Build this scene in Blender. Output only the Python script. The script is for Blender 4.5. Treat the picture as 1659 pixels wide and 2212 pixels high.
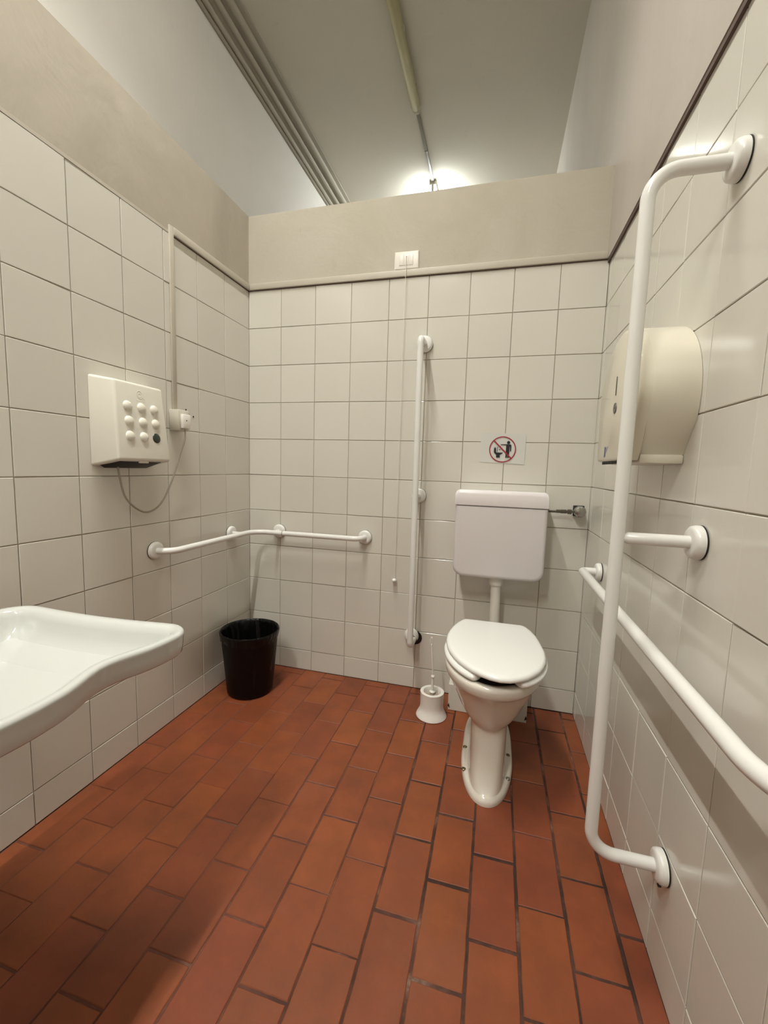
import bpy, bmesh, math, random
from mathutils import Vector, Matrix
random.seed(7)
PI = math.pi
C = bpy.context.scene.collection
for o in list(bpy.data.objects): bpy.data.objects.remove(o)

# ------------------------------------------------------------------ camera
W = 1.7936            # room width; back wall y=0, left wall x=0, floor z=0
FPX = 901.6
cd = bpy.data.cameras.new('camera'); cam = bpy.data.objects.new('camera', cd); C.objects.link(cam)
cd.sensor_fit = 'HORIZONTAL'; cd.sensor_width = 36; cd.lens = FPX/1659*36; cd.clip_start = 0.02; cd.clip_end = 50
right = Vector((0.9652, 0.2597, 0.0301)); up = Vector((-0.0563, 0.0939, 0.9940)); fwd = Vector((-0.2553, 0.9611, -0.1052))
fwd.normalize(); right = (right-fwd*right.dot(fwd)).normalized(); up = right.cross(fwd)
M = Matrix((right, up, -fwd)).transposed().to_4x4(); M.translation = Vector((1.3668, -2.1197, 1.1760))
cam.matrix_world = M
sc = bpy.context.scene; sc.camera = cam

# ------------------------------------------------------------------ light and exposure
wd = bpy.data.worlds.new('world'); sc.world = wd; wd.use_nodes = True
wd.node_tree.nodes['Background'].inputs[0].default_value = (1.0, 0.93, 0.8, 1)
wd.node_tree.nodes['Background'].inputs[1].default_value = 0.03
sc.view_settings.view_transform = 'Standard'; sc.view_settings.look = 'None'
sc.view_settings.exposure = 0.0; sc.view_settings.gamma = 1; sc.view_settings.use_curve_mapping = False
TUBE_POWER = 50.0
TUBE_FAR = 160.0
TUBE_COLOR = (1.0, 0.985, 0.92)
DOWN_FILL_W = 29.0  # added downward fill below the lamp over the room
DOWN_FILL_FRONT_W = 54.0        # added downward fill below the assumed lamp behind the viewer
CEIL = 4.2

# ------------------------------------------------------------------ helpers
def tag(o, label, cat=None, group=None, kind=None):
    if label: o['label'] = label
    if cat: o['category'] = cat
    if group: o['group'] = group
    if kind: o['kind'] = kind
    return o
def thing(name, label, cat, loc=(0, 0, 0), group=None):
    o = bpy.data.objects.new(name, None); C.objects.link(o); o.location = loc
    o.empty_display_size = 0.05
    return tag(o, label, cat, group)
def obj(name, bm, mats, parent=None, smooth=True, angle=35, label=None):
    me = bpy.data.meshes.new(name); bmesh.ops.recalc_face_normals(bm, faces=bm.faces[:])
    bm.to_mesh(me); bm.free()
    if not isinstance(mats, (list, tuple)): mats = [mats]
    for m in mats: me.materials.append(m)
    o = bpy.data.objects.new(name, me); C.objects.link(o)
    if smooth:
        for p in me.polygons: p.use_smooth = True
        me.set_sharp_from_angle(angle=math.radians(angle))
    if parent:
        # geometry is written in world coordinates; walk up to find the base offset
        o.parent = parent; off = Vector((0, 0, 0)); q = parent
        while q: off += q.location; q = q.parent
        me.transform(Matrix.Translation(-off))
    if label: o['label'] = label
    return o
def struct(name, bm, mats, smooth=False, label=None):
    o = obj(name, bm, mats, None, smooth); o['kind'] = 'structure'
    if label: o['label'] = label
    return o
def box(bm, a, b, mat=0, bev=0.0, seg=2):
    x0, y0, z0 = [min(p, q) for p, q in zip(a, b)]; x1, y1, z1 = [max(p, q) for p, q in zip(a, b)]
    t = bmesh.new()
    vs = [t.verts.new(p) for p in [(x0,y0,z0),(x1,y0,z0),(x1,y1,z0),(x0,y1,z0),(x0,y0,z1),(x1,y0,z1),(x1,y1,z1),(x0,y1,z1)]]
    for f in [(0,3,2,1),(4,5,6,7),(0,1,5,4),(1,2,6,5),(2,3,7,6),(3,0,4,7)]: t.faces.new([vs[i] for i in f])
    if bev: bmesh.ops.bevel(t, geom=t.edges[:], offset=bev, segments=seg, profile=0.5, affect='EDGES')
    merge(bm, t, mat)
def merge(bm, t, mat=0, mtx=None):
    if mtx is not None: bmesh.ops.transform(t, matrix=mtx, verts=t.verts[:])
    mp = {v: bm.verts.new(v.co) for v in t.verts}
    for f in t.faces:
        try: g = bm.faces.new([mp[v] for v in f.verts]); g.material_index = mat
        except ValueError: pass
    t.free()
def frame(n, at):
    n = Vector(n).normalized(); q = n.to_track_quat('Z', 'Y'); m = q.to_matrix().to_4x4(); m.translation = Vector(at); return m
def lathe(bm, prof, at=(0, 0, 0), n=(0, 0, 1), seg=40, mat=0, sx=1, sy=1):
    """prof: list of (r, h); r=0 closes with a point"""
    t = bmesh.new(); rings = []
    for r, h in prof:
        if r <= 1e-6: rings.append([t.verts.new((0, 0, h))])
        else: rings.append([t.verts.new((r*sx*math.cos(2*PI*i/seg), r*sy*math.sin(2*PI*i/seg), h)) for i in range(seg)])
    for a, b in zip(rings, rings[1:]):
        if len(a) == 1 and len(b) == 1: continue
        for i in range(seg):
            j = (i+1) % seg
            if len(a) == 1: t.faces.new((a[0], b[i], b[j]))
            elif len(b) == 1: t.faces.new((a[i], a[j], b[0]))
            else: t.faces.new((a[i], a[j], b[j], b[i]))
    merge(bm, t, mat, frame(n, at))
def rounded(pts, r, seg=8):
    pts = [Vector(p) for p in pts]; out = [pts[0]]
    rs = r if isinstance(r, (list, tuple)) else [r]*(len(pts)-2)
    for i in range(1, len(pts)-1):
        a, b, c = pts[i-1], pts[i], pts[i+1]; u = (a-b).normalized(); v = (c-b).normalized()
        ang = u.angle(v); rr = rs[i-1]
        d = rr/math.tan(ang/2); ce = b+(u+v).normalized()*(rr/math.sin(ang/2))
        p0 = b+u*d; p1 = b+v*d; w0 = p0-ce; w1 = p1-ce; tot = w0.angle(w1); ax = w0.cross(w1).normalized()
        for k in range(seg+1): out.append(ce+Matrix.Rotation(tot*k/seg, 3, ax) @ w0)
    out.append(pts[-1]); return out
def sweep(bm, path, r, seg=20, mat=0, caps=True, ry=None, upv=None, radii=None):
    path = [Vector(p) for p in path]; n = len(path); t = bmesh.new(); rings = []
    tan = [(path[min(i+1, n-1)]-path[max(i-1, 0)]).normalized() for i in range(n)]
    ref = Vector(upv) if upv else (Vector((0, 0, 1)) if abs(tan[0].z) < 0.9 else Vector((1, 0, 0)))
    nx = (ref-tan[0]*ref.dot(tan[0])).normalized()
    for i in range(n):
        nx = ((Vector(upv) if upv else nx)); nx = (nx-tan[i]*nx.dot(tan[i])).normalized(); ny = tan[i].cross(nx)
        ra = radii[i] if radii else r; rb = (ry if ry else r)*(ra/r)
        rings.append([t.verts.new(path[i]+nx*ra*math.cos(2*PI*k/seg)+ny*rb*math.sin(2*PI*k/seg)) for k in range(seg)])
    for a, b in zip(rings, rings[1:]):
        for k in range(seg): t.faces.new((a[k], a[(k+1) % seg], b[(k+1) % seg], b[k]))
    if caps: t.faces.new(rings[0][::-1]); t.faces.new(rings[-1])
    merge(bm, t, mat)
def loft(bm, rings, mat=0, cap0=True, cap1=True, closed=True):
    t = bmesh.new(); R = [[t.verts.new(p) for p in ring] for ring in rings]; n = len(R[0])
    for a, b in zip(R, R[1:]):
        for k in range(n if closed else n-1): t.faces.new((a[k], a[(k+1) % n], b[(k+1) % n], b[k]))
    if cap0: t.faces.new(R[0][::-1])
    if cap1: t.faces.new(R[-1])
    merge(bm, t, mat)
def prism(bm, pts2, to3, h0, h1, mat=0, bev=0.0):
    """pts2: outline; to3(u,v,h) -> point"""
    t = bmesh.new(); a = [t.verts.new(to3(u, v, h0)) for u, v in pts2]; b = [t.verts.new(to3(u, v, h1)) for u, v in pts2]
    n = len(a); t.faces.new(a[::-1]); f = t.faces.new(b)
    for i in range(n): t.faces.new((a[i], a[(i+1) % n], b[(i+1) % n], b[i]))
    if bev: bmesh.ops.bevel(t, geom=[e for e in f.edges], offset=bev, segments=3, profile=0.5, affect='EDGES')
    merge(bm, t, mat)
def B(): return bmesh.new()

# ------------------------------------------------------------------ materials
def mat(name, col, rough=0.5, spec=0.5, metal=0.0, coat=0.0):
    m = bpy.data.materials.new(name); m.use_nodes = True; b = m.node_tree.nodes['Principled BSDF']
    b.inputs['Base Color'].default_value = (*col, 1); b.inputs['Roughness'].default_value = rough
    b.inputs['Specular IOR Level'].default_value = spec; b.inputs['Metallic'].default_value = metal
    b.inputs['Coat Weight'].default_value = coat
    return m
def N(m, t, **k):
    n = m.node_tree.nodes.new(t)
    for a, v in k.items():
        if a in n.inputs: n.inputs[a].default_value = v
        else: setattr(n, a, v)
    return n
def L(m, a, b): m.node_tree.links.new(a, b)
def noise(m, scale, detail=4, rough=0.55, dist=0.0, stretch=None):
    tc = N(m, 'ShaderNodeTexCoord'); n = N(m, 'ShaderNodeTexNoise')
    n.inputs['Scale'].default_value = scale; n.inputs['Detail'].default_value = detail
    n.inputs['Roughness'].default_value = rough; n.inputs['Distortion'].default_value = dist
    if stretch:
        mp = N(m, 'ShaderNodeMapping'); mp.inputs['Scale'].default_value = stretch
        L(m, tc.outputs['Object'], mp.inputs['Vector']); L(m, mp.outputs[0], n.inputs['Vector'])
    else: L(m, tc.outputs['Object'], n.inputs['Vector'])
    return n.outputs['Fac']
def ramp(m, fac, stops):
    r = N(m, 'ShaderNodeValToRGB'); e = r.color_ramp.elements
    while len(e) < len(stops): e.new(0.5)
    for el, (p, c) in zip(e, stops): el.position = p; el.color = (*c, 1)
    L(m, fac, r.inputs[0]); return r.outputs[0]
def mixc(m, fac, a, b, blend='MIX'):
    n = N(m, 'ShaderNodeMix', data_type='RGBA', blend_type=blend)
    for s, v in ((0, fac), (6, a), (7, b)):
        if hasattr(v, 'is_linked') or isinstance(v, bpy.types.NodeSocket): L(m, v, n.inputs[s])
        else: n.inputs[s].default_value = v if s == 0 else (*v, 1)
    return n.outputs[2]
def bump(m, h, strength, dist=0.01, prev=None):
    b = N(m, 'ShaderNodeBump'); b.inputs['Strength'].default_value = strength; b.inputs['Distance'].default_value = dist
    L(m, h, b.inputs['Height'])
    if prev: L(m, prev, b.inputs['Normal'])
    return b.outputs[0]
def bsdf(m): return m.node_tree.nodes['Principled BSDF']

# glazed cream wall tile: slight tone change tile to tile, faint waviness of the glaze
M_TILE = mat('glazed_tile', (0.7, 0.66, 0.56), 0.13, 0.5)
g = N(M_TILE, 'ShaderNodeNewGeometry')
cc = mixc(M_TILE, g.outputs['Random Per Island'], (0.665, 0.642, 0.575), (0.63, 0.607, 0.54))
L(M_TILE, cc, bsdf(M_TILE).inputs['Base Color'])
L(M_TILE, bump(M_TILE, noise(M_TILE, 14, 2), 0.05, 0.01), bsdf(M_TILE).inputs['Normal'])
M_GROUT = mat('tile_grout', (0.46, 0.40, 0.32), 0.9, 0.2)
# painted plaster, trowelled, with dirty patches
def plaster(name, a, b, streak=False, wavy=0.16):
    m = mat(name, a, 0.85, 0.25)
    big = noise(m, 2.2, 6, 0.62, 0.6, (1, 1, 0.25) if streak else None)
    f = ramp(m, big, [(0.38, (0, 0, 0)), (0.66, (1, 1, 1))])
    c1 = mixc(m, f, a, b)
    dirt = ramp(m, noise(m, 9, 8, 0.7, 1.2), [(0.60, (0, 0, 0)), (0.72, (1, 1, 1))])
    dm = N(m, 'ShaderNodeMath', operation='MULTIPLY'); L(m, dirt, dm.inputs[0]); dm.inputs[1].default_value = 0.35
    c2 = mixc(m, dm.outputs[0], c1, tuple(x*0.82 for x in b))
    L(m, c2, bsdf(m).inputs['Base Color'])
    n1 = bump(m, noise(m, 60, 5), 0.12, 0.004)
    n2 = bump(m, noise(m, 5, 6, 0.6, 0.8, (1, 1, 0.3) if streak else None), wavy, 0.02, n1)
    L(m, n2, bsdf(m).inputs['Normal']); return m
M_PLASTER = plaster('cream_plaster', (0.485, 0.45, 0.38), (0.44, 0.405, 0.325))
M_PLASTER_L = plaster('worn_plaster', (0.46, 0.415, 0.345), (0.39, 0.35, 0.285))
M_PLASTER_R = plaster('streaky_plaster', (0.475, 0.435, 0.385), (0.43, 0.395, 0.35), True)
M_UPPER = plaster('white_wall_paint', (0.80, 0.775, 0.73), (0.78, 0.755, 0.71), wavy=0.03)
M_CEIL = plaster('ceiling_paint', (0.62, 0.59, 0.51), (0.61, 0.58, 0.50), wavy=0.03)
M_MOULD = mat('grey_moulding_paint', (0.40, 0.37, 0.30), 0.6)
M_BROWN = mat('brown_gap_shade', (0.10, 0.065, 0.05), 0.8)  # painted shade for the gaps under trunking and plaster
M_TRUNK = mat('cream_plastic_trim', (0.50, 0.46, 0.385), 0.45)
# terracotta floor bricks
M_BRICK = mat('terracotta_brick', (0.3, 0.09, 0.04), 0.42, 0.35)
g = N(M_BRICK, 'ShaderNodeNewGeometry')
base = ramp(M_BRICK, g.outputs['Random Per Island'], [(0.0, (0.190, 0.050, 0.020)), (0.35, (0.225, 0.062, 0.021)), (0.7, (0.205, 0.052, 0.022)), (1.0, (0.24, 0.068, 0.022))])
mot = ramp(M_BRICK, noise(M_BRICK, 7, 7, 0.6), [(0.3, (0.78, 0.8, 0.85)), (0.7, (1.14, 1.1, 1.05))])
c1 = mixc(M_BRICK, 1.0, base, mot, 'MULTIPLY')
wear = ramp(M_BRICK, noise(M_BRICK, 3.1, 8, 0.68, 0.5), [(0.55, (0, 0, 0)), (0.8, (1, 1, 1))])
wm = N(M_BRICK, 'ShaderNodeMath', operation='MULTIPLY'); L(M_BRICK, wear, wm.inputs[0]); wm.inputs[1].default_value = 0.3
c2 = mixc(M_BRICK, wm.outputs[0], c1, (0.22, 0.095, 0.065))
L(M_BRICK, c2, bsdf(M_BRICK).inputs['Base Color'])
rr = N(M_BRICK, 'ShaderNodeMapRange'); L(M_BRICK, noise(M_BRICK, 11, 5), rr.inputs[0]); rr.inputs[3].default_value = 0.34; rr.inputs[4].default_value = 0.56
L(M_BRICK, rr.outputs[0], bsdf(M_BRICK).inputs['Roughness'])
L(M_BRICK, bump(M_BRICK, noise(M_BRICK, 40, 6), 0.16, 0.004), bsdf(M_BRICK).inputs['Normal'])
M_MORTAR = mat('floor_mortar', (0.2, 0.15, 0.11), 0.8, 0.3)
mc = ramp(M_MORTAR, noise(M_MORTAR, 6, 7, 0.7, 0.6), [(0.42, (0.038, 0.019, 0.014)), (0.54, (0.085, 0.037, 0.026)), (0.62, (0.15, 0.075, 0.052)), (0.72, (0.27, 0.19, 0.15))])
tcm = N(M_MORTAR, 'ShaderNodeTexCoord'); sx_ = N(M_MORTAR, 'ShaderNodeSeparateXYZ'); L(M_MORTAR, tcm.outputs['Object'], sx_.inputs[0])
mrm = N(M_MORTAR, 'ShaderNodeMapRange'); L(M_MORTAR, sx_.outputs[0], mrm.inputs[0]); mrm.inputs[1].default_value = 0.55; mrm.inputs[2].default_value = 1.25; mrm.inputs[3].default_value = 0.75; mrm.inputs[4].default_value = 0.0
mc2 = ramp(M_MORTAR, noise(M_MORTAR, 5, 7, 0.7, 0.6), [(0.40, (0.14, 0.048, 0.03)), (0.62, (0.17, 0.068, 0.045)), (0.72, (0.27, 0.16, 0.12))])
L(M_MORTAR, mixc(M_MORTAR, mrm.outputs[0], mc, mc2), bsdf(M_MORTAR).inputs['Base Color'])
M_ENAMEL = mat('white_enamel', (0.76, 0.75, 0.72), 0.22, 0.5)
M_CAP = mat('white_plastic_cap', (0.78, 0.77, 0.73), 0.3, 0.5)
M_RUBBER = mat('dark_rubber', (0.012, 0.01, 0.009), 0.6)
M_PORC = mat('porcelain', (0.56, 0.57, 0.545), 0.08, 0.55, coat=0.3)
M_PORC_T = mat('toilet_porcelain', (0.74, 0.70, 0.62), 0.12, 0.5)
M_SEAT = mat('seat_plastic', (0.84, 0.84, 0.81), 0.2, 0.5)
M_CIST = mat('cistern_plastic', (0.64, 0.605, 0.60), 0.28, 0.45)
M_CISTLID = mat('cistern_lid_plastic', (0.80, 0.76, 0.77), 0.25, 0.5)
M_PIPE = mat('white_pipe_plastic', (0.74, 0.71, 0.64), 0.3, 0.5)
M_DRYER = mat('dryer_plastic', (0.72, 0.69, 0.61), 0.38, 0.45)
M_DRYER_BTN = mat('dryer_dome_plastic', (0.74, 0.71, 0.62), 0.35, 0.45)
M_GREEN = mat('dark_green_lens', (0.018, 0.026, 0.018), 0.3, 0.6)
M_BLACK = mat('black_plastic', (0.008, 0.006, 0.008), 0.5)
M_BIN = mat('bin_plastic', (0.003, 0.0012, 0.0014), 0.5, 0.22)
M_BAG = mat('black_bin_bag', (0.002, 0.002, 0.002), 0.3, 0.3)
L(M_BAG, bump(M_BAG, noise(M_BAG, 18, 4, 0.55, 1.0, (1, 1, 0.3)), 0.55, 0.02), bsdf(M_BAG).inputs['Normal'])
M_SWITCH = mat('switch_plastic', (0.80, 0.76, 0.70), 0.3)
M_SOCKET = mat('socket_plastic', (0.60, 0.57, 0.49), 0.4)
M_PLUG = mat('plug_plastic', (0.84, 0.82, 0.76), 0.3)
M_CABLE = mat('grey_cable', (0.35, 0.31, 0.25), 0.5)
M_CORD = mat('white_cord', (0.72, 0.70, 0.62), 0.5)
M_CHROME = mat('chrome', (0.42, 0.42, 0.40), 0.22, 0.5, 1.0)
M_OLDMETAL = mat('tarnished_metal', (0.13, 0.115, 0.09), 0.4, 0.5, 0.8)
M_DISP = mat('dispenser_plastic', (0.70, 0.66, 0.54), 0.10, 0.5)
M_DISPB = mat('dispenser_drum_plastic', (0.68, 0.64, 0.53), 0.28, 0.5)
M_DARKWIN = mat('smoked_window', (0.045, 0.038, 0.036), 0.25)
M_BLUE = mat('blue_print', (0.08, 0.09, 0.30), 0.4)
M_GREYP = mat('grey_print', (0.36, 0.36, 0.42), 0.4)
M_PAPER = mat('laminated_paper', (0.63, 0.625, 0.59), 0.25, 0.5)
M_RED = mat('red_print', (0.32, 0.018, 0.035), 0.4)
M_INK = mat('black_print', (0.010, 0.008, 0.012), 0.5)
M_BRISTLE = mat('brush_bristle', (0.52, 0.42, 0.33), 0.8)
M_HOLDER = mat('holder_plastic', (0.78, 0.75, 0.70), 0.35)
M_BRASS = mat('bolt_metal', (0.20, 0.17, 0.09), 0.35, 0.5, 1.0)
M_LAMPCOVER = mat('yellowed_lamp_cover', (0.46, 0.43, 0.26), 0.22, 0.5)
M_LAMPBODY = mat('lamp_body', (0.50, 0.47, 0.36), 0.4)
M_CONDUIT = mat('grey_conduit', (0.27, 0.26, 0.23), 0.4)
M_DOOR = mat('door_paint', (0.55, 0.52, 0.46), 0.4)
def emis(name, col, s):
    m = mat(name, (0.8, 0.8, 0.8), 0.4); b = bsdf(m)
    b.inputs['Emission Color'].default_value = (*col, 1); b.inputs['Emission Strength'].default_value = s; return m
M_TUBE = emis('lit_tube', TUBE_COLOR, TUBE_POWER)
M_TUBE2 = emis('lit_tube_far', (0.95, 1.0, 0.98), TUBE_FAR)

# ------------------------------------------------------------------ room shell
ZT = 2.116     # top of the tiles
ZP = 2.498     # top of the partitions
GAP = 0.0014; DEP = 0.004; BV = 0.0016
def tiles(bm, us, zs, to3, rnd=0.00035, mat=0, skip=None):
    for i in range(len(us)-1):
        for j in range(len(zs)-1):
            u0, u1, z0, z1 = us[i]+(GAP if i else 0.0002), us[i+1]-(GAP if i < len(us)-2 else 0.0002), zs[j]+GAP, zs[j+1]-GAP
            if u1-u0 < 0.006 or z1-z0 < 0.006: continue
            if skip and skip(us[i], us[i+1], zs[j], zs[j+1]): continue
            du, dz, d0 = random.gauss(0, rnd), random.gauss(0, rnd), random.gauss(0, 0.00025)
            def fr(u, z):
                a = (u-u0)/(u1-u0)-0.5; b = (z-z0)/(z1-z0)-0.5
                return to3(u, z, d0+du*a*2+dz*b*2)
            o = [to3(u, z, -DEP) for u, z in ((u0, z0), (u1, z0), (u1, z1), (u0, z1))]
            n_ = [to3(u, z, -0.0011) for u, z in ((u0, z0), (u1, z0), (u1, z1), (u0, z1))]
            n_ = [Vector(p) for p in n_]
            f = [fr(u, z) for u, z in ((u0+BV, z0+BV), (u1-BV, z0+BV), (u1-BV, z1-BV), (u0+BV, z1-BV))]
            vo = [bm.verts.new(p) for p in o]; vm = [bm.verts.new(p) for p in n_]; vf = [bm.verts.new(p) for p in f]
            fc = bm.faces.new(vf); fc.material_index = mat
            for k in range(4):
                q = (k+1) % 4
                bm.faces.new((vo[k], vo[q], vm[q], vm[k])).material_index = mat
                bm.faces.new((vm[k], vm[q], vf[q], vf[k])).material_index = mat
H0 = 0.1159
ZS = [0.0]+[H0+0.2*k for k in range(10)]+[ZT]
YF = -2.75     # front wall, behind the camera
back_j = [0.0]+[0.1969+0.2*k for k in range(8)]+[W]
left_j = [0.0]+[0.2147+0.2*k for k in range(13)]+[-YF]
right_j = [0.0]+[0.0487+0.2*k for k in range(14)]+[-YF]

bm = B()
box(bm, (-0.10, 0.0+DEP, 0), (W+0.0, 0.11, ZT), 1)
box(bm, (-0.10, 0.0, ZT), (W+0.0, 0.11, ZP), 2)
tiles(bm, back_j, ZS, lambda u, z, d: (u, -d, z), mat=0)
struct('wall_back', bm, [M_TILE, M_GROUT, M_PLASTER])
bm = B()
box(bm, (-0.10, YF, 0), (-DEP, 0.0+DEP-0.0001, ZT), 1)
box(bm, (-0.10, YF, ZT+0.012), (0.0, -0.0001, ZP), 2)
box(bm, (-0.10, YF, ZT), (0.0005, -0.0001, ZT+0.012), 3)
tiles(bm, left_j, ZS, lambda u, z, d: (d, -u, z), mat=0)
struct('wall_left', bm, [M_TILE, M_GROUT, M_PLASTER_L, M_TRUNK])
bm = B()
box(bm, (W+DEP, YF-2.4, 0), (W+0.15, 4.6, ZT), 1)
box(bm, (W-0.010, YF-2.4, ZT), (W+0.15, 4.6, CEIL), 2)
box(bm, (W-0.008, YF, ZT-0.016), (W+0.01, -0.001, ZT), 3)  # brown strip paints the shaded gap under the proud plaster
tiles(bm, right_j, ZS, lambda u, z, d: (W-d, -u, z), mat=0)
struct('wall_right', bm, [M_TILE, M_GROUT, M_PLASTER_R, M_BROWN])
bm = B()
box(bm, (-0.10, YF-0.1, 0), (0.25, YF-DEP, ZP), 2); box(bm, (1.15, YF-0.1, 0), (W, YF-DEP, ZP), 2)
box(bm, (0.25, YF-0.1, 2.1), (1.15, YF-DEP, ZP), 2)
tiles(bm, [0, 0.05, 0.25], ZS, lambda u, z, d: (u, YF+d, z), mat=0)
tiles(bm, [1.15, 1.35, 1.55, W], ZS, lambda u, z, d: (u, YF+d, z), mat=0)
struct('wall_front', bm, [M_TILE, M_GROUT, M_PLASTER])
bm = B(); box(bm, (0.255, YF-1.0, 0.005), (0.295, YF-0.105, 2.095))
d = struct('door_1', bm, M_DOOR, label='plain door standing open in the front wall')
bm = B(); sweep(bm, rounded([(0.294, YF-0.93, 1.0), (0.35, YF-0.93, 1.0), (0.35, YF-0.82, 1.0)], 0.015), 0.009)
obj('door_handle', bm, M_CHROME, d)
# outer walls of the hall that the low partitions stand in
bm = B(); box(bm, (-0.75, YF-2.4, 0), (-0.62, 4.6, CEIL)); struct('wall_outer_left', bm, M_UPPER)
bm = B(); box(bm, (-0.75, 4.6, 0), (W+0.15, 4.7, CEIL)); struct('wall_outer_back', bm, M_UPPER)
bm = B(); box(bm, (-0.75, YF-2.5, 0), (W+0.15, YF-2.4, CEIL)); struct('wall_outer_front', bm, M_UPPER)
bm = B(); box(bm, (-0.75, YF-2.5, CEIL), (W+0.15, 4.7, CEIL+0.1)); struct('ceiling', bm, M_CEIL)

# floor: terracotta bricks in running bond, one mesh
bm = B(); box(bm, (-0.75, YF-2.5, -0.08), (W+0.15, 4.7, -0.0022), 1)
xj = [1.735-0.1245*k for k in range(15)]
cols = [(W-0.0005, xj[0])]+[(xj[k], xj[k+1]) for k in range(14)]
for ci, (xb, xa) in enumerate(cols):
    if xb < 0: continue
    xa = max(xa, 0.001)
    y = 0.0675 if ci % 2 else 0.1895-0.2435*0+0.0
    y = (-0.177 if ci % 2 else -0.0555)+0.2435
    while y > YF:
        yb, ya = min(y, -0.001), y-0.2435; y = ya
        if yb-ya < 0.02: continue
        g0 = 0.0036 if ci < 6 else 0.0024 if ci < 9 else 0.0017; j = lambda s=0.0013: random.uniform(-s, s)
        hz = random.uniform(-0.0006, 0.0006)
        xs0, xs1, ys0, ys1 = xa+g0+j(), xb-g0+j(), ya+g0+j(0.002), yb-g0+j(0.002)
        if ci == 0: xs1 = xb
        # outline with slightly uneven edges
        pts = []
        n = 7
        for k in range(n): pts.append((xs0+(xs1-xs0)*k/n, ys0+j(0.0006)))
        for k in range(n+3): pts.append((xs1+j(0.0007), ys0+(ys1-ys0)*k/(n+3)))
        for k in range(n): pts.append((xs1-(xs1-xs0)*k/n, ys1+j(0.0006)))
        for k in range(n+3): pts.append((xs0+j(0.0007), ys1-(ys1-ys0)*k/(n+3)))
        cx, cy = (xs0+xs1)/2, (ys0+ys1)/2
        def ins(p, s): return (p[0]+(s if p[0] < cx-0.04 else -s if p[0] > cx+0.04 else 0), p[1]+(s if p[1] < cy-0.1 else -s if p[1] > cy+0.1 else 0))
        rings = [[(p[0], p[1], -0.004) for p in pts], [(p[0], p[1], -0.0016+hz) for p in pts], [(*ins(p, 0.0018), hz) for p in pts]]
        loft(bm, rings, 0, cap0=False)
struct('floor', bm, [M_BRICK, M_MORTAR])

# trims: slim trunking over the tiles
def trunk_profile_box(bm, a, b): box(bm, a, b, 0, 0.0015, 2)
bm = B(); box(bm, (0.010, -0.010, ZT), (W-0.010, 0.0, ZT+0.032), 0, 0.003, 3); box(bm, (0.001, -0.0035, ZT-0.0045), (W-0.010, 0.0, ZT+0.001), 1)  # thin brown box stands in for the shadow line below the trunking
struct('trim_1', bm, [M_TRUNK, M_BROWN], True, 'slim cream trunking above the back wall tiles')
bm = B(); box(bm, (0.0, -0.562, ZT), (0.010, -0.010, ZT+0.032), 0, 0.003, 3); box(bm, (0.0, -0.562, ZT-0.0045), (0.0035, -0.001, ZT+0.001), 1)  # same painted shadow line along the left wall trunking
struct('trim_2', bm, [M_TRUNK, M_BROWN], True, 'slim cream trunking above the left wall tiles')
bm = B(); trunk_profile_box(bm, (0.0, -0.586, 1.397), (0.008, -0.562, ZT+0.032))
struct('trim_3', bm, M_TRUNK, True, 'vertical cream trunking running down to the socket')
# moulding where the white wall meets the ceiling
bm = B(); prof = []
cx0, cx1, z0 = -0.62, -0.43, CEIL-0.005
prof = [(-0.62, CEIL-0.15), (-0.605, CEIL-0.155), (-0.592, CEIL-0.150)]
for cxx, czz, rr_ in ((-0.580, CEIL-0.122, 0.019), (-0.532, CEIL-0.080, 0.021), (-0.474, CEIL-0.042, 0.026)):
    for k in range(9):
        a = -2.6+2.5*k/8
        prof.append((cxx+rr_*math.cos(a)*1.0, czz+rr_*math.sin(a)))
    prof.append((cxx+0.006, czz+0.022))
prof += [(-0.43, CEIL-0.012), (-0.43, CEIL), (-0.62, CEIL)]
prof = prof[:-1]+[(-0.62, CEIL)]
loft(bm, [[(x, YF-2.4, z) for x, z in prof], [(x, 4.6, z) for x, z in prof]], 0, cap0=True, cap1=True)
struct('trim_4', bm, M_MOULD, True, 'ribbed moulding between the white wall and the ceiling')
# tiled boxing low on the back wall behind the toilet
BX0, BX1, BY, BZ = 1.199, 1.567, -0.152, 0.135
bm = B(); box(bm, (BX0+DEP, BY+DEP, 0), (BX1-DEP, -0.001, BZ-DEP), 1)
tiles(bm, [BX0, 1.397, BX1], [0, BZ], lambda u, z, d: (u, BY-d, z))
tiles(bm, [BX0, 1.397, BX1], [0.0015, -BY], lambda u, z, d: (u, -z, BZ+d))
tiles(bm, [0.0015, -BY], [0, BZ], lambda u, z, d: (BX0-d, -u, z)); tiles(bm, [0.0015, -BY], [0, BZ], lambda u, z, d: (BX1+d, -u, z))
for sx, x in ((1, BX0), (-1, BX1)):
    t = bmesh.new(); vs = [t.verts.new(p) for p in ((x-sx*0.001, BY-0.0012, 0.022), (x+sx*0.010, BY-0.0012, 0.012), (x+sx*0.004, BY-0.0012, 0.038))]; t.faces.new(vs); merge(bm, t, 2)
    t = bmesh.new(); vs = [t.verts.new(p) for p in ((x-sx*0.0012, BY-0.001, 0.022), (x-sx*0.0012, BY+0.012, 0.014), (x-sx*0.0012, BY-0.001, 0.040))]; t.faces.new(vs); merge(bm, t, 2)
struct('trim_5', bm, [M_TILE, M_GROUT, M_RUBBER], label='low tiled boxing on the floor behind the toilet')

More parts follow.
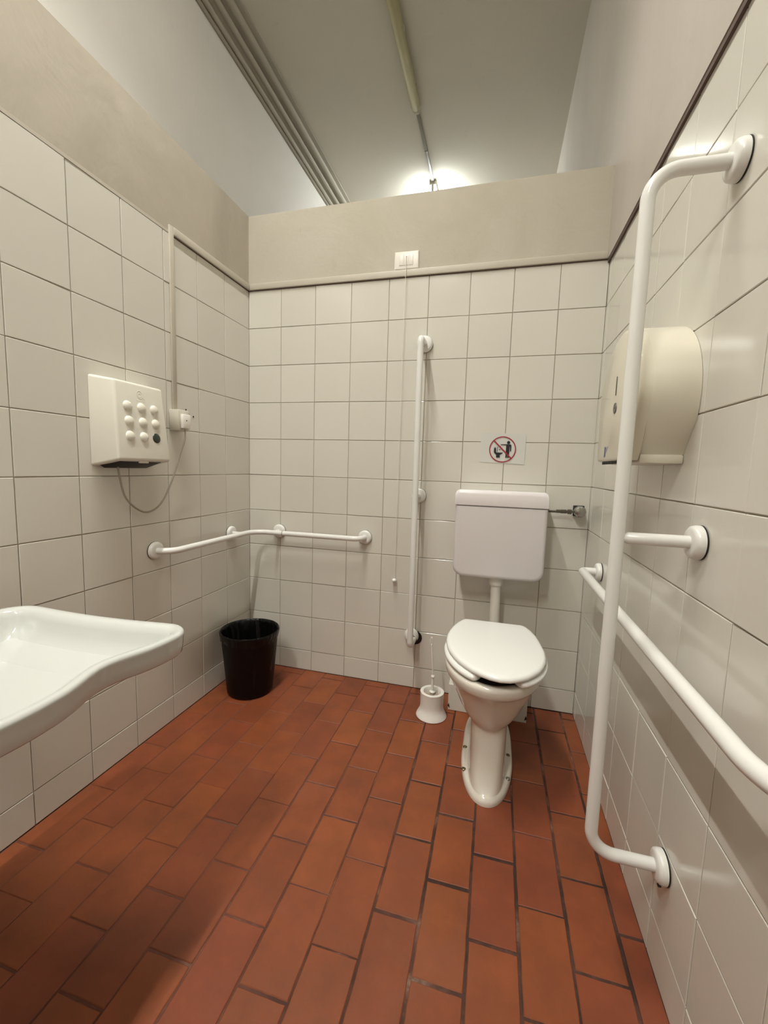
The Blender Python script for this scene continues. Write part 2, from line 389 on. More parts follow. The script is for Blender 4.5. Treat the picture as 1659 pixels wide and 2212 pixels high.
# ------------------------------------------------------------------ lamps on the ceiling
LX = 0.545
def tube_lamp(y0, y1, label, tube_mat, tubes=2):
    t = thing('ceiling_lamp', label, 'lamp', (LX, (y0+y1)/2, CEIL), 'tube lamps along the ceiling')
    bm = B(); box(bm, (LX-0.034, y0, CEIL-0.045), (LX+0.034, y1, CEIL), 0, 0.004)
    obj('housing', bm, M_LAMPBODY, t)
    for yy in (y0, y1-0.03):
        bm = B(); box(bm, (LX-0.012, yy, CEIL-0.110), (LX+0.012, yy+0.022, CEIL-0.045), 0, 0.004)
        obj('tube_holder', bm, M_LAMPBODY, t)
    for dx in ((-0.018, 0.018) if tubes == 2 else (0,)):
        bm = B(); sweep(bm, [(LX+dx, y0+0.016, CEIL-0.096), (LX+dx, y1-0.012, CEIL-0.096)], 0.014, 16)
        obj('tube', bm, tube_mat, t)
    return t
def down_fill_light(lamp, watts, spread):  # area light added under a lamp to send more light down
    ld = bpy.data.lights.new('lamp_down_fill', 'AREA'); ld.shape = 'RECTANGLE'; ld.size = 0.03; ld.size_y = 1.2
    ld.energy = watts; ld.color = TUBE_COLOR; ld.spread = math.radians(spread)
    lo = bpy.data.objects.new('lamp_down_fill', ld); C.objects.link(lo); lo.parent = lamp; lo.location = (0, 0, -0.116)
down_fill_light(tube_lamp(-1.86, -0.60, 'lit tube lamp on the ceiling in front of the dead one, over the room', M_TUBE), DOWN_FILL_W, 118)
down_fill_light(tube_lamp(-4.08, -2.82, 'assumed unseen tube lamp added behind the viewer, over the entrance side', M_TUBE), DOWN_FILL_FRONT_W, 142)  # unseen lamp continuing the row, added to even out wall brightness
tube_lamp(2.56, 3.82, 'lit tube lamp far back, peeping over the back partition', M_TUBE2)
t = thing('ceiling_lamp', 'unlit tube lamp with a yellowed cover in the middle of the ceiling', 'lamp', (LX, 1.05, CEIL), 'tube lamps along the ceiling')
bm = B(); box(bm, (LX-0.034, 0.40, CEIL-0.02), (LX+0.034, 1.62, CEIL), 0, 0.003); obj('housing', bm, M_LAMPBODY, t)
bm = B()
ring = lambda y, s: [(LX+0.040*s*math.cos(a), y, CEIL-0.018-0.052*s*math.sin(a)) for a in [PI*k/18 for k in range(19)]]
loft(bm, [ring(0.40, 0.5), ring(0.402, 0.86), ring(0.415, 1), ring(1.60, 1), ring(1.613, 0.86), ring(1.615, 0.5)]); obj('cover', bm, M_LAMPCOVER, t)
bm = B(); box(bm, (LX-0.030, 1.612, CEIL-0.062), (LX+0.030, 1.650, CEIL), 0, 0.012, 3); obj('end_cap', bm, M_LAMPBODY, t)
for y in (0.55, 0.95, 1.35):
    bm = B(); box(bm, (LX+0.030, y, CEIL-0.045), (LX+0.041, y+0.03, CEIL-0.01), 0, 0.002); obj('clip', bm, M_LAMPBODY, t)
t = thing('cable_conduit', 'thin grey conduit on the ceiling joining the unlit and the far lit lamp', 'conduit', (LX, 2.1, CEIL))
bm = B(); box(bm, (LX-0.014, 1.652, CEIL-0.016), (LX+0.014, 2.559, CEIL), 0, 0.002); obj('conduit', bm, M_CONDUIT, t)
for y in (2.12,):
    bm = B(); box(bm, (LX-0.016, y, CEIL-0.018), (LX+0.016, y+0.02, CEIL), 0, 0.003); obj('clip', bm, M_CONDUIT, t)

# ------------------------------------------------------------------ grab bars
def flange(parent, at, n, r=0.040, th=0.020, name='flange', lab=None, gasket=True):
    n = Vector(n); at = Vector(at); bm = B()
    lathe(bm, [(0, 0.003), (r, 0.003), (r*1.0, 0.003+th*0.42), (r*0.95, 0.003+th*0.78), (r*0.84, 0.003+th*0.96), (r*0.7, 0.003+th), (r*0.45, 0.003+th*1.02), (0, 0.003+th*1.02)], at, n, 44)
    f = obj(name, bm, M_CAP, parent, angle=50, label=lab)
    if gasket:
        bm = B(); lathe(bm, [(0, 0), (r*1.012, 0), (r*1.012, 0.0024), (0, 0.0024)], at, n, 44)
        obj('gasket', bm, M_RUBBER, f)
    return f
RB = 0.0155
# right wall, tall vertical bar
OFF = 0.160; YV = -1.10
t = thing('grab_bar', 'tall vertical white grab bar on the right wall, nearest the viewer', 'grab bar', (W, YV, 0.277), 'white grab bars')
bm = B(); sweep(bm, rounded([(W-0.012, YV, 1.789), (W-OFF, YV, 1.789), (W-OFF, YV, 0.277), (W-0.012, YV, 0.277)], 0.055, 10), 0.0142, 28)
obj('rail', bm, M_ENAMEL, t, angle=60)
bm = B(); sweep(bm, [(W-OFF+0.002, YV, 1.038), (W-OFF+0.020, YV, 1.038), (W-0.012, YV, 1.038)], 0.0138, 28, radii=[0.0015, 0.0134, 0.0138])
obj('bracket_arm', bm, M_ENAMEL, t, angle=60)
for z, gs in ((1.789, 1), (1.038, 1), (0.277, 1)):
    f = flange(t, (W-0.0005, YV, z), (-1, 0, 0), 0.0365, 0.019)
# small chip on the lowest flange
bm = B(); box(bm, (W-0.0205, YV-0.026, 0.246), (W-0.0125, YV-0.018, 0.258), 0, 0.002)
obj('screw_hole', bm, M_RUBBER, f)
# right wall, horizontal rail
HO = 0.070
t = thing('grab_bar', 'long horizontal white handrail on the right wall behind the tall vertical bar', 'grab bar', (W, -0.9, 0.785), 'white grab bars')
bm = B(); sweep(bm, rounded([(W-0.012, -0.304, 0.785), (W-HO, -0.304, 0.785), (W-HO, -1.485, 0.785), (W-0.012, -1.60, 0.785)], [0.018, 0.16], 10), 0.0155, 28)
obj('rail', bm, M_ENAMEL, t, angle=60)
flange(t, (W-0.0005, -0.304, 0.785), (-1, 0, 0), 0.036, 0.018)
flange(t, (W-0.0005, -1.605, 0.785), (-1, 0, 0), 0.036, 0.018)
# back wall, vertical bar left of toilet
t = thing('grab_bar', 'vertical white grab bar on the back wall left of the toilet', 'grab bar', (0.99, 0, 0.285), 'white grab bars')
BO = 0.120; BXX = 0.988
bm = B(); sweep(bm, rounded([(BXX, -0.012, 1.789), (BXX, -BO, 1.789), (BXX+0.004, -BO, 0.283), (BXX+0.006, -0.030, 0.283)], 0.024, 8), 0.0150, 24)
obj('rail', bm, M_ENAMEL, t, angle=60)
bm = B(); sweep(bm, [(BXX, -0.012, 1.040), (BXX, -BO, 1.040)], 0.013, 20); obj('bracket_arm', bm, M_ENAMEL, t, angle=60)
flange(t, (BXX, -0.0005, 1.789), (0, -1, 0)); flange(t, (BXX, -0.0005, 1.040), (0, -1, 0), 0.037)
bm = B(); lathe(bm, [(0, 0), (0.037, 0), (0.037, 0.004), (0, 0.004)], (BXX+0.008, -0.0005, 0.283), (0, -1, 0)); lathe(bm, [(0.018, 0), (0.018, 0.03), (0, 0.03)], (BXX+0.006, -0.002, 0.283), (0, -1, 0), 24)
mp = obj('mounting_plate', bm, M_BLACK, t, angle=50, label='dark bare mounting plate under the slipped cap')
bm = B()
lathe(bm, [(0.0175, 0.0), (0.0385, 0.0), (0.0385, 0.010), (0.034, 0.016), (0.018, 0.018), (0.0175, 0.0)], (BXX-0.008, -0.010, 0.296), (-0.22, -1, 0.10), 40)
obj('flange', bm, M_CAP, t, angle=50, label='slipped white flange cap hanging loose from the wall')
# corner handrail
LO = 0.080; LZ = 0.803
t = thing('grab_bar', 'L shaped white handrail round the left rear corner above the bin', 'grab bar', (0, 0, LZ), 'white grab bars')
bm = B(); sweep(bm, rounded([(0.012, -0.704, LZ), (LO, -0.704, LZ), (LO, -LO, LZ), (0.704, -LO, LZ), (0.704, -0.012, LZ)], [0.055, 0.085, 0.05], 10), 0.0137, 24)
obj('rail', bm, M_ENAMEL, t, angle=60)
bm = B(); sweep(bm, [(0.254, -LO, LZ), (0.258, -LO, LZ)], 0.0142, 24); obj('joint_sleeve', bm, M_CONDUIT, t)
for a, b in (((0.012, -0.186, LZ), (LO, -0.186, LZ)), ((0.195, -0.012, LZ), (0.195, -LO, LZ))):
    bm = B(); sweep(bm, [a, b], 0.010, 16); obj('bracket_arm', bm, M_ENAMEL, t, angle=60)
for at, n in (((0.0005, -0.704, LZ), (1, 0, 0)), ((0.0005, -0.186, LZ), (1, 0, 0)), ((0.195, -0.0005, LZ), (0, -1, 0)), ((0.704, -0.0005, LZ), (0, -1, 0))):
    flange(t, at, n, 0.037, 0.016)

# ------------------------------------------------------------------ washbasin
RZ = 0.785
def basin_outline(n=96):
    # plan: back edge x=.145 , front about x=.69, y from -1.315 to -2.01
    Yc, hy = -1.665, 0.350
    pts = []
    def front(y):
        u = (y-Yc)/hy   # -1..1
        return 0.690-0.031*math.exp(-((abs(u)-0.43)/0.20)**2)
    ctrl = []
    ny = 30
    for k in range(ny+1):
        y = Yc+hy-0.055-(2*hy-0.11)*k/ny; ctrl.append((front(y), y))
    # near front corner -> back
    def corner(cx, cy, a0, a1, rx, ry, m=9):
        return [(cx+rx*math.cos(a0+(a1-a0)*k/m), cy+ry*math.sin(a0+(a1-a0)*k/m)) for k in range(m+1)]
    fx = front(Yc-hy+0.055)
    p = ctrl+corner(fx-0.060, Yc-hy+0.055, 0, -PI/2, 0.060, 0.055)[1:]
    p += [(fx-0.060-(fx-0.060-0.215)*k/14, Yc-hy+0.012*math.sin(PI*k/14)) for k in range(1, 14)]
    p += corner(0.215, Yc-hy+0.07, -PI/2, -PI, 0.070, 0.070)
    p += [(0.145, Yc-hy+0.07+(2*hy-0.14)*k/16) for k in range(1, 16)]
    p += corner(0.215, Yc+hy-0.07, PI, PI/2, 0.070, 0.070)
    p += [(0.215+(fx-0.060-0.215)*k/14, Yc+hy-0.012*math.sin(PI*k/14)) for k in range(1, 14)]
    p += corner(fx-0.060, Yc+hy-0.055, PI/2, 0, 0.060, 0.055)[:-1]
    # the ends run slightly outwards towards the front corners
    return [(x, y+(0.014 if y > Yc else -0.014)*min(1, max(0, (x-0.2)/0.4))*min(1, abs(y-Yc)/hy)**2) for x, y in p]
BO_ = basin_outline()
t = thing('washbasin', 'large white porcelain washbasin by the left wall, cut by the frame', 'washbasin', (0.4, -1.665, 0.64))
cxb, cyb = 0.43, -1.665
def off_outline(pts, d):
    n = len(pts); out = []
    for i in range(n):
        a = Vector(pts[i-1]); b = Vector(pts[(i+1) % n]); tn = (b-a).normalized(); nm = Vector((tn.y, -tn.x))
        p = Vector(pts[i])
        if nm.dot(Vector((cxb, cyb))-p) < 0: nm = -nm
        out.append(p+nm*d)
    return out
bm = B(); rings = []
def ringz(d, z, blend=0.0):
    """inset d, height z; blend pulls toward an ellipse so that the bowl is smooth"""
    o = off_outline(BO_, d); r = []
    for p in o:
        q = p.lerp(Vector((cxb, cyb)), blend); r.append((q.x, q.y, z))
    return r
# underside
rings.append(ringz(0.06, RZ-0.150, 0.60)); rings.append(ringz(0.06, RZ-0.118, 0.40)); rings.append(ringz(0.06, RZ-0.078, 0.16))
rings.append(ringz(0.030, RZ-0.055)); rings.append(ringz(0.008, RZ-0.054)); rings.append(ringz(0.0035, RZ-0.049)); rings.append(ringz(0.0015, RZ-0.030)); rings.append(ringz(0.000, RZ-0.012)); rings.append(ringz(-0.001, RZ-0.007))
rings.append(ringz(0.001, RZ-0.0022)); rings.append(ringz(0.005, RZ)); rings.append(ringz(0.013, RZ-0.0004)); rings.append(ringz(0.020, RZ-0.002)); rings.append(ringz(0.028, RZ-0.007))
rings.append(ringz(0.035, RZ-0.020)); rings.append(ringz(0.042, RZ-0.040)); rings.append(ringz(0.050, RZ-0.064, 0.04)); rings.append(ringz(0.055, RZ-0.085, 0.16))
rings.append(ringz(0.05, RZ-0.098, 0.42)); rings.append(ringz(0.05, RZ-0.113, 0.62)); rings.append(ringz(0.05, RZ-0.121, 0.85)); rings.append(ringz(0.05, RZ-0.123, 0.97))
loft(bm, rings); obj('basin', bm, M_PORC, t, angle=70)
bm = B(); lathe(bm, [(0, 0), (0.028, 0), (0.03, 0.002), (0.02, 0.004), (0, 0.002)], (cxb, cyb, RZ-0.1238), (0, 0, 1), 24); obj('drain', bm, M_CHROME, t)
bm = B(); sweep(bm, rounded([(cxb, cyb, RZ-0.168), (cxb, cyb, 0.50), (0.002, cyb, 0.50)], 0.04), 0.016); obj('waste_pipe', bm, M_PIPE, t)
for yy in (-1.45, -1.88):
    bm = B(); box(bm, (0.0005, yy-0.015, 0.60), (0.20, yy+0.015, 0.645), 0, 0.004); obj('bracket', bm, M_ENAMEL, t)

# ------------------------------------------------------------------ toilet
TX = 1.392
t = thing('toilet', 'white floor standing toilet with open front seat and closed lid', 'toilet', (TX, -0.45, 0))
NS = 64
def sec(z, yc, w, f, b, nf=2.0, nb=2.6, x=TX):
    out = []
    for k in range(NS):
        a = 2*PI*k/NS; c, s = math.cos(a), math.sin(a)
        if s < 0: n = nf; ext = yc-f
        else: n = nb; ext = b-yc
        px = w*abs(c)**(2/n)*(1 if c > 0 else -1); py = ext*abs(s)**(2/n)*(1 if s > 0 else -1)
        out.append((x+px, yc+py, z))
    return out
bm = B()
R_ = [sec(0.0, -0.45, 0.100, -0.716, -0.165, 2.1, 4), sec(0.012, -0.45, 0.101, -0.717, -0.165, 2.1, 4), sec(0.024, -0.45, 0.098, -0.713, -0.165, 2.1, 4), sec(0.030, -0.45, 0.092, -0.705, -0.165, 2.1, 4),
      sec(0.032, -0.45, 0.078, -0.702, -0.165, 2.5, 4), sec(0.036, -0.45, 0.0705, -0.697, -0.165, 3.0, 5), sec(0.06, -0.45, 0.0690, -0.684, -0.165, 3.2, 5), sec(0.10, -0.45, 0.0685, -0.668, -0.165, 3.3, 5),
      sec(0.16, -0.45, 0.0685, -0.652, -0.165, 3.3, 5), sec(0.21, -0.45, 0.069, -0.644, -0.165, 3.2, 5), sec(0.236, -0.45, 0.0705, -0.642, -0.165, 3.0, 4.5), sec(0.243, -0.455, 0.076, -0.646, -0.167, 2.6, 4.2), sec(0.250, -0.46, 0.086, -0.653, -0.17, 2.3, 4),
      sec(0.260, -0.465, 0.097, -0.662, -0.175, 2.15, 3.7),
      sec(0.277, -0.47, 0.110, -0.672, -0.18, 2.15, 3.5), sec(0.30, -0.48, 0.124, -0.684, -0.19, 2.05, 3), sec(0.335, -0.49, 0.138, -0.700, -0.2, 2.0, 3), sec(0.37, -0.50, 0.153, -0.719, -0.21, 2.0, 3),
      sec(0.402, -0.505, 0.163, -0.735, -0.22, 2.0, 3), sec(0.409, -0.505, 0.166, -0.741, -0.22, 2.0, 3), sec(0.414, -0.505, 0.173, -0.751, -0.22, 2.0, 3), sec(0.424, -0.505, 0.178, -0.758, -0.22, 2.0, 3),
      sec(0.446, -0.505, 0.181, -0.763, -0.22, 2.0, 3), sec(0.457, -0.505, 0.179, -0.762, -0.222, 2.0, 3), sec(0.462, -0.505, 0.171, -0.755, -0.228, 2.0, 3),
      sec(0.460, -0.505, 0.146, -0.733, -0.28, 2.0, 3), sec(0.450, -0.505, 0.138, -0.724, -0.29, 2.0, 3), sec(0.42, -0.505, 0.135, -0.718, -0.3, 2.0, 2.6), sec(0.36, -0.49, 0.115, -0.685, -0.32, 2.0, 2.3), sec(0.30, -0.47, 0.075, -0.60, -0.36), sec(0.285, -0.45, 0.02, -0.47, -0.42)]
loft(bm, R_); bowl = obj('bowl', bm, M_PORC_T, t, angle=60)
# small raised pads on the foot ledge edge, bolt caps
for (x, y, mt) in ((1.304, -0.452, M_BRASS), (1.308, -0.584, M_BRASS), (1.475, -0.452, M_BRASS), (1.472, -0.587, M_CHROME)):
    bm = B(); lathe(bm, [(0, 0.0), (0.0085, 0), (0.0085, 0.003), (0.006, 0.005), (0.003, 0.005), (0.002, 0.003), (0, 0.003)], (x, y, 0.029), (0, 0, 1), 20); obj('bolt', bm, mt, t)
# seat, open at the front
bm = B(); path = []
a0 = -PI/2-0.385; a1 = -PI/2+0.385-2*PI
fr_ = [0.0, 0.0008, 0.0030, 0.0070, 0.0125, 0.020, 0.028]; fr_ = fr_+[0.028+0.944*k/56 for k in range(1, 56)]+[1-q for q in fr_[::-1]]
rr_e = [0.18, 0.42, 0.64, 0.83, 0.95, 0.99, 1.0]
for q in fr_:
    a = a0+(a1-a0)*q; c, s = math.cos(a), math.sin(a)
    yc = -0.505; w = 0.1595
    if s < 0: y = yc+0.232*s; x = w*c
    else: y = yc+0.225*(abs(s)**(2/2.8)); x = w*(abs(c)**(2/2.8))*(1 if c > 0 else -1)
    path.append((TX+0.004+x+(0.06*(yc-y) if s < 0 else 0), y, 0.4765))
rad = [0.0165]*len(fr_)
for k in range(7): rad[k] = 0.0165*rr_e[k]; rad[-1-k] = 0.0165*rr_e[k]
# keep the height constant, only the width shrinks slightly at the rounded ends
sweep(bm, path, 0.0165, 24, ry=0.0325, upv=(0, 0, 1), radii=rad)
obj('seat', bm, M_SEAT, t, angle=60)
# lid
hwt = [(-0.252, 0.118), (-0.257, 0.130), (-0.272, 0.140), (-0.31, 0.156), (-0.36, 0.170), (-0.41, 0.178), (-0.455, 0.1825), (-0.509, 0.184), (-0.56, 0.178), (-0.60, 0.169), (-0.64, 0.154), (-0.675, 0.136), (-0.705, 0.114), (-0.732, 0.090), (-0.752, 0.063), (-0.768, 0.033), (-0.774, 0.0)]
def lid_ring(z, ins):
    def cx_(y): return 1.3915+(-0.45-y)*0.075 if y < -0.45 else 1.3915
    p = []; q = []
    for y, w in hwt:
        yy = -0.512+(y+0.512)*(1-ins/0.260); cc = cx_(yy); ww = w*(1-ins/0.184)
        p.append((cc+ww, yy, z)); q.append((cc-ww, yy, z))
    return p+q[-2::-1]
bm = B(); loft(bm, [lid_ring(0.4925, 0.006), lid_ring(0.4935, 0.001), lid_ring(0.498, -0.0015), lid_ring(0.504, 0.0), lid_ring(0.509, 0.004), lid_ring(0.5115, 0.010), lid_ring(0.5122, 0.020), lid_ring(0.5126, 0.06), lid_ring(0.513, 0.12)])
obj('lid', bm, M_SEAT, t, angle=50)
for s in (-1, 1):
    bm = B(); lathe(bm, [(0, 0), (0.014, 0), (0.014, 0.022), (0.010, 0.028), (0, 0.028)], (TX+s*0.075, -0.243, 0.466), (0, 0, 1), 20); obj('hinge', bm, M_SEAT, t)
# cistern
t = thing('toilet_cistern', 'white plastic cistern on the back wall above the toilet', 'cistern', (TX, 0, 0.68))
CX0, CX1, CY = 1.187, 1.600, -0.152
bm = B()
def crect(y, ins, z0, z1, rtop, rbot, n=8):
    x0, x1 = CX0+ins, CX1-ins; p = []
    def arc(cx, cz, a0, a1, r): return [(cx+r*math.cos(a0+(a1-a0)*k/n), y, cz+r*math.sin(a0+(a1-a0)*k/n)) for k in range(n+1)]
    p += arc(x0+rbot, z0+rbot, PI, 1.5*PI, rbot); p += arc(x1-rbot, z0+rbot, 1.5*PI, 2*PI, rbot)
    p += arc(x1-rtop, z1-rtop, 0, PI/2, rtop); p += arc(x0+rtop, z1-rtop, PI/2, PI, rtop)
    return p
loft(bm, [crect(-0.001, 0.012, 0.69, 1.013, 0.004, 0.04), crect(CY+0.045, 0.006, 0.672, 1.013, 0.004, 0.045), crect(CY+0.014, 0.002, 0.676, 1.013, 0.004, 0.048),
          crect(CY+0.006, 0.004, 0.680, 1.013, 0.004, 0.047), crect(CY+0.001, 0.010, 0.687, 1.011, 0.004, 0.042), crect(CY, 0.018, 0.695, 1.006, 0.004, 0.036)])
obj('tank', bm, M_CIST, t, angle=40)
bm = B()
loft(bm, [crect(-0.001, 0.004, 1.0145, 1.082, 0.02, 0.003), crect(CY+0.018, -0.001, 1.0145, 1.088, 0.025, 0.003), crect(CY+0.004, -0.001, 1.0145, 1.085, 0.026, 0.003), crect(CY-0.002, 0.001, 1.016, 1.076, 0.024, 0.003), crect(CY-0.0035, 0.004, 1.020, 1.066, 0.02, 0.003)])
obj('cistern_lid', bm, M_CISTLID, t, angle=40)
bm = B(); PX, PY = 1.393, -0.085
sweep(bm, [(PX, PY, 0.640), (PX+0.004, PY, 0.33)], 0.0235, 28)
lathe(bm, [(0.0235, -0.006), (0.029, -0.004), (0.0325, 0.004), (0.0325, 0.03), (0.030, 0.04), (0, 0.04)], (PX, PY, 0.636), (0, 0, 1), 32)
sweep(bm, rounded([(PX+0.004, PY, 0.35), (PX+0.004, PY, 0.285), (PX+0.004, -0.1645, 0.285)], 0.04), 0.0235, 24)
obj('flush_pipe', bm, M_PIPE, t, angle=50)

# water valve and supply pipe
t = thing('stop_valve', 'tarnished metal stop valve with thin supply pipe right of the cistern', 'valve', (1.745, 0, 1.002))
bm = B(); box(bm, (1.722, -0.014, 0.978), (1.770, -0.0005, 1.028), 0, 0.003); obj('wall_plate', bm, M_BLACK, t)
bm = B(); lathe(bm, [(0, 0.0), (0.016, 0.0), (0.017, 0.012), (0.026, 0.016), (0.027, 0.034), (0.024, 0.042), (0.012, 0.047), (0, 0.047)], (1.746, -0.012, 1.002), (0, -1, 0), 10); obj('knob', bm, M_CHROME, t, angle=25)
bm = B(); zz = 1.000; sweep(bm, [(1.612, -0.036, zz-0.003), (1.66, -0.036, zz-0.002), (1.72, -0.036, zz)], 0.0052, 16); obj('supply_pipe', bm, M_OLDMETAL, t)
for x0, x1, r in ((1.6005, 1.610, 0.0085), (1.645, 1.662, 0.0075), (1.664, 1.690, 0.0088), (1.694, 1.712, 0.0110)):
    bm = B(); sweep(bm, [(x0, -0.036, zz-0.001), (x1, -0.036, zz-0.001)], r, 6); obj('pipe_nut', bm, M_OLDMETAL, t, angle=25)

# ------------------------------------------------------------------ hand dryer
t = thing('hand_dryer', 'boxy cream hand dryer with nine domes on the left wall', 'hand dryer', (0, -0.84, 1.16))
bw = [(-0.970, 1.466), (-0.705, 1.466), (-0.705, 1.153), (-0.970, 1.153)]   # at the wall
XT, XBm = 0.076, 0.107
ft = [(-0.938, 1.455), (-0.722, 1.455), (-0.717, 1.176), (-0.957, 1.176)]
def fx(z): return XT+(XBm-XT)*(1.455-z)/(1.455-1.176)
bm = bmesh.new()
va = [bm.verts.new((0.001, y, z)) for y, z in bw]; vb = [bm.verts.new((fx(z), y, z)) for y, z in ft]
bm.faces.new(va[::-1]); ff = bm.faces.new(vb)
for k in range(4): bm.faces.new((va[k], va[(k+1) % 4], vb[(k+1) % 4], vb[k]))
front_edges = [e for e in bm.edges if all(v in vb for v in e.verts)] + [e for e in bm.edges if (e.verts[0] in va) != (e.verts[1] in va)]
bmesh.ops.bevel(bm, geom=front_edges, offset=0.009, segments=4, profile=0.5, affect='EDGES')
body = obj('casing', bm, M_DRYER, t, angle=50)
bm = B(); loft(bm, [[(0.012, -0.955, 1.160), (0.090, -0.940, 1.1745), (0.090, -0.735, 1.1745), (0.012, -0.72, 1.160)], [(0.018, -0.935, 1.146), (0.084, -0.925, 1.166), (0.078, -0.765, 1.166), (0.018, -0.75, 1.146)]])
obj('air_outlet', bm, M_BLACK, t)
bm = B(); box(bm, (0.086, -0.855, 1.166), (0.094, -0.815, 1.1745), 0, 0.001); obj('tab', bm, M_DRYER, t)
fn = Vector((1, 0, (XBm-XT)/(1.455-1.176))).normalized()
dome = [(0.0205, -0.002), (0.0200, 0.001), (0.0178, 0.0045), (0.0135, 0.0075), (0.0070, 0.0095), (0, 0.010)]
import itertools
cols_y = [-0.895, -0.834, -0.775]; rows_z = [1.368, 1.315, 1.262]
for i, j_ in itertools.product(range(3), range(3)):
    y, z = cols_y[i]+(-0.003 if j_ == 2 else 0.0), rows_z[j_]
    bm = B(); dk = (i == 2 and j_ == 2)
    lathe(bm, [(r*0.93, h*(0.5 if dk else 1)) for r, h in dome], (fx(z)+0.0002, y, z), fn, 28)
    obj('dome_button', bm, M_GREEN if dk else M_DRYER_BTN, body, angle=60, label='dark green sensor lens' if dk else None)
bm = B()
pc = [(fx(1.415+0.014*math.sin(a))+0.0002, -0.836+0.0125*math.cos(a), 1.415+0.014*math.sin(a)) for a in [2*PI*k/24 for k in range(25)]]
sweep(bm, pc, 0.0006, 6); pc2 = [(fx(1.413+0.007*math.sin(a))+0.0002, -0.836+0.006*math.cos(a), 1.413+0.007*math.sin(a)) for a in [2*PI*k/20 for k in range(21)]]
sweep(bm, pc2, 0.0005, 6); sweep(bm, [(fx(1.410), -0.829, 1.410), (fx(1.3985), -0.814, 1.3985)], 0.0006, 6)
for k in range(6): box(bm, (fx(1.393)-0.001, -0.852+0.007*k, 1.3905), (fx(1.393)+0.0004, -0.8475+0.007*k, 1.3945))
obj('embossed_logo', bm, M_DRYER, body)
# socket box, plug, cable
t = thing('socket_box', 'small cream surface socket with a white plug beside the hand dryer', 'socket', (0, -0.57, 1.35))
bm = B(); box(bm, (0.0005, -0.606, 1.308), (0.050, -0.541, 1.397), 0, 0.004); obj('box', bm, M_SOCKET, t)
bm = B(); box(bm, (0.0505, -0.597, 1.318), (0.066, -0.550, 1.378), 0, 0.004); pl = obj('plug', bm, M_PLUG, t)
bm = B(); lathe(bm, [(0, 0), (0.003, 0), (0, 0.0006)], (0.0662, -0.577, 1.352), (1, 0, 0), 10); obj('screw', bm, M_RUBBER, pl)
bm = B()
pth = []
ctl = [(0.045, -0.905, 1.150), (0.038, -0.892, 1.11), (0.03, -0.862, 1.035), (0.03, -0.80, 0.982), (0.032, -0.745, 0.975), (0.034, -0.69, 1.01), (0.038, -0.635, 1.10), (0.045, -0.594, 1.21), (0.057, -0.580, 1.27), (0.058, -0.577, 1.314)]
cv = [Vector(p) for p in ctl]
for i in range(len(cv)-1):
    p0, p1, p2, p3 = cv[max(i-1, 0)], cv[i], cv[i+1], cv[min(i+2, len(cv)-1)]
    for k in range(8):
        s = k/8; pth.append(0.5*((2*p1)+(-p0+p2)*s+(2*p0-5*p1+4*p2-p3)*s*s+(-p0+3*p1-3*p2+p3)*s**3))
pth.append(cv[-1])
sweep(bm, pth, 0.0038, 12); tag(obj('power_cable', bm, M_CABLE), 'thin grey cable looping from the hand dryer to the socket', 'cable')
# drill holes near the socket
for y, z, lb in ((-0.502, 1.409, 'tiny dark drill hole just above the top corner of the socket'), (-0.488, 1.395, 'tiny dark drill hole touching the top right corner of the socket'), (-0.455, 1.384, 'tiny dark drill hole furthest right of the socket')):
    bm = B(); lathe(bm, [(0, 0.0006), (0.0040, 0.0006), (0.0040, 0.0012), (0, 0.0012)], (0.0, y, z), (1, 0, 0), 12)
    o = tag(obj('drill_hole', bm, M_RUBBER), lb, 'hole', 'drill holes beside the socket')

# ------------------------------------------------------------------ toilet roll dispenser
t = thing('paper_dispenser', 'large round cream toilet paper dispenser on the right wall', 'dispenser', (W, -0.835, 1.22))
DY = -0.835; DD = 0.124
def disp_ring(x, pf, s=1.0, cz=1.37):
    return [(x, DY+y*s, cz+(z-cz)*s) for y, z in pf]
def prof_pts(hb, zb):
    # hb: half width at bottom; returns closed outline
    R0 = 0.193; czz = 1.362; p = []
    rightside = [(hb, zb), (hb+0.010, zb+0.03)] if hb > 0.15 else [(hb, zb), (hb+0.022, zb+0.035)]
    for k in range(15):
        a = -0.30+(PI/2+0.30)*k/14; p.append((R0*math.cos(a), czz+R0*math.sin(a)))
    rs = [(0.0, zb)]+[(hb*0.5, zb)]+rightside+p
    return rs+[(-y, z) for y, z in rs[-2:0:-1]]
pw = prof_pts(0.132, 1.228); pf_ = [((y if y > 0 or z > 1.36 else y*(1-(1.36-z)*1.5)), z) for y, z in prof_pts(0.162, 1.228)]
bm = B()
mid = [((a[0]*0.5+b[0]*0.5), (a[1]*0.5+b[1]*0.5)) for a, b in zip(pw, pf_)]
loft(bm, [disp_ring(W-0.0005, pw), disp_ring(W-0.06, mid), disp_ring(W-DD+0.028, pf_)])
obj('drum', bm, M_DISPB, t, angle=40)
bm = B(); pc_ = [((y if y > 0 or z > 1.36 else y*(1-(1.36-z)*1.5)), z) for y, z in prof_pts(0.170, 1.213)]
loft(bm, [disp_ring(W-DD+0.030, pc_, 0.985), disp_ring(W-DD+0.028, pc_, 1.0), disp_ring(W-DD+0.014, pc_, 1.0), disp_ring(W-DD+0.006, pc_, 0.992), disp_ring(W-DD+0.002, pc_, 0.975), disp_ring(W-DD, pc_, 0.945)])
cov = obj('front_cover', bm, M_DISP, t, angle=50)
bm = B(); box(bm, (W-DD+0.03, DY-0.138, 1.206), (W-0.001, DY+0.138, 1.228), 0, 0.004); obj('paper_slot', bm, M_DISPB, t)
bm = B()
for k in range(26): box(bm, (W-DD+0.008, DY-0.14+0.0108*k, 1.206), (W-DD+0.012, DY-0.14+0.0108*k+0.006, 1.214))
obj('tear_teeth', bm, M_BLACK, t)
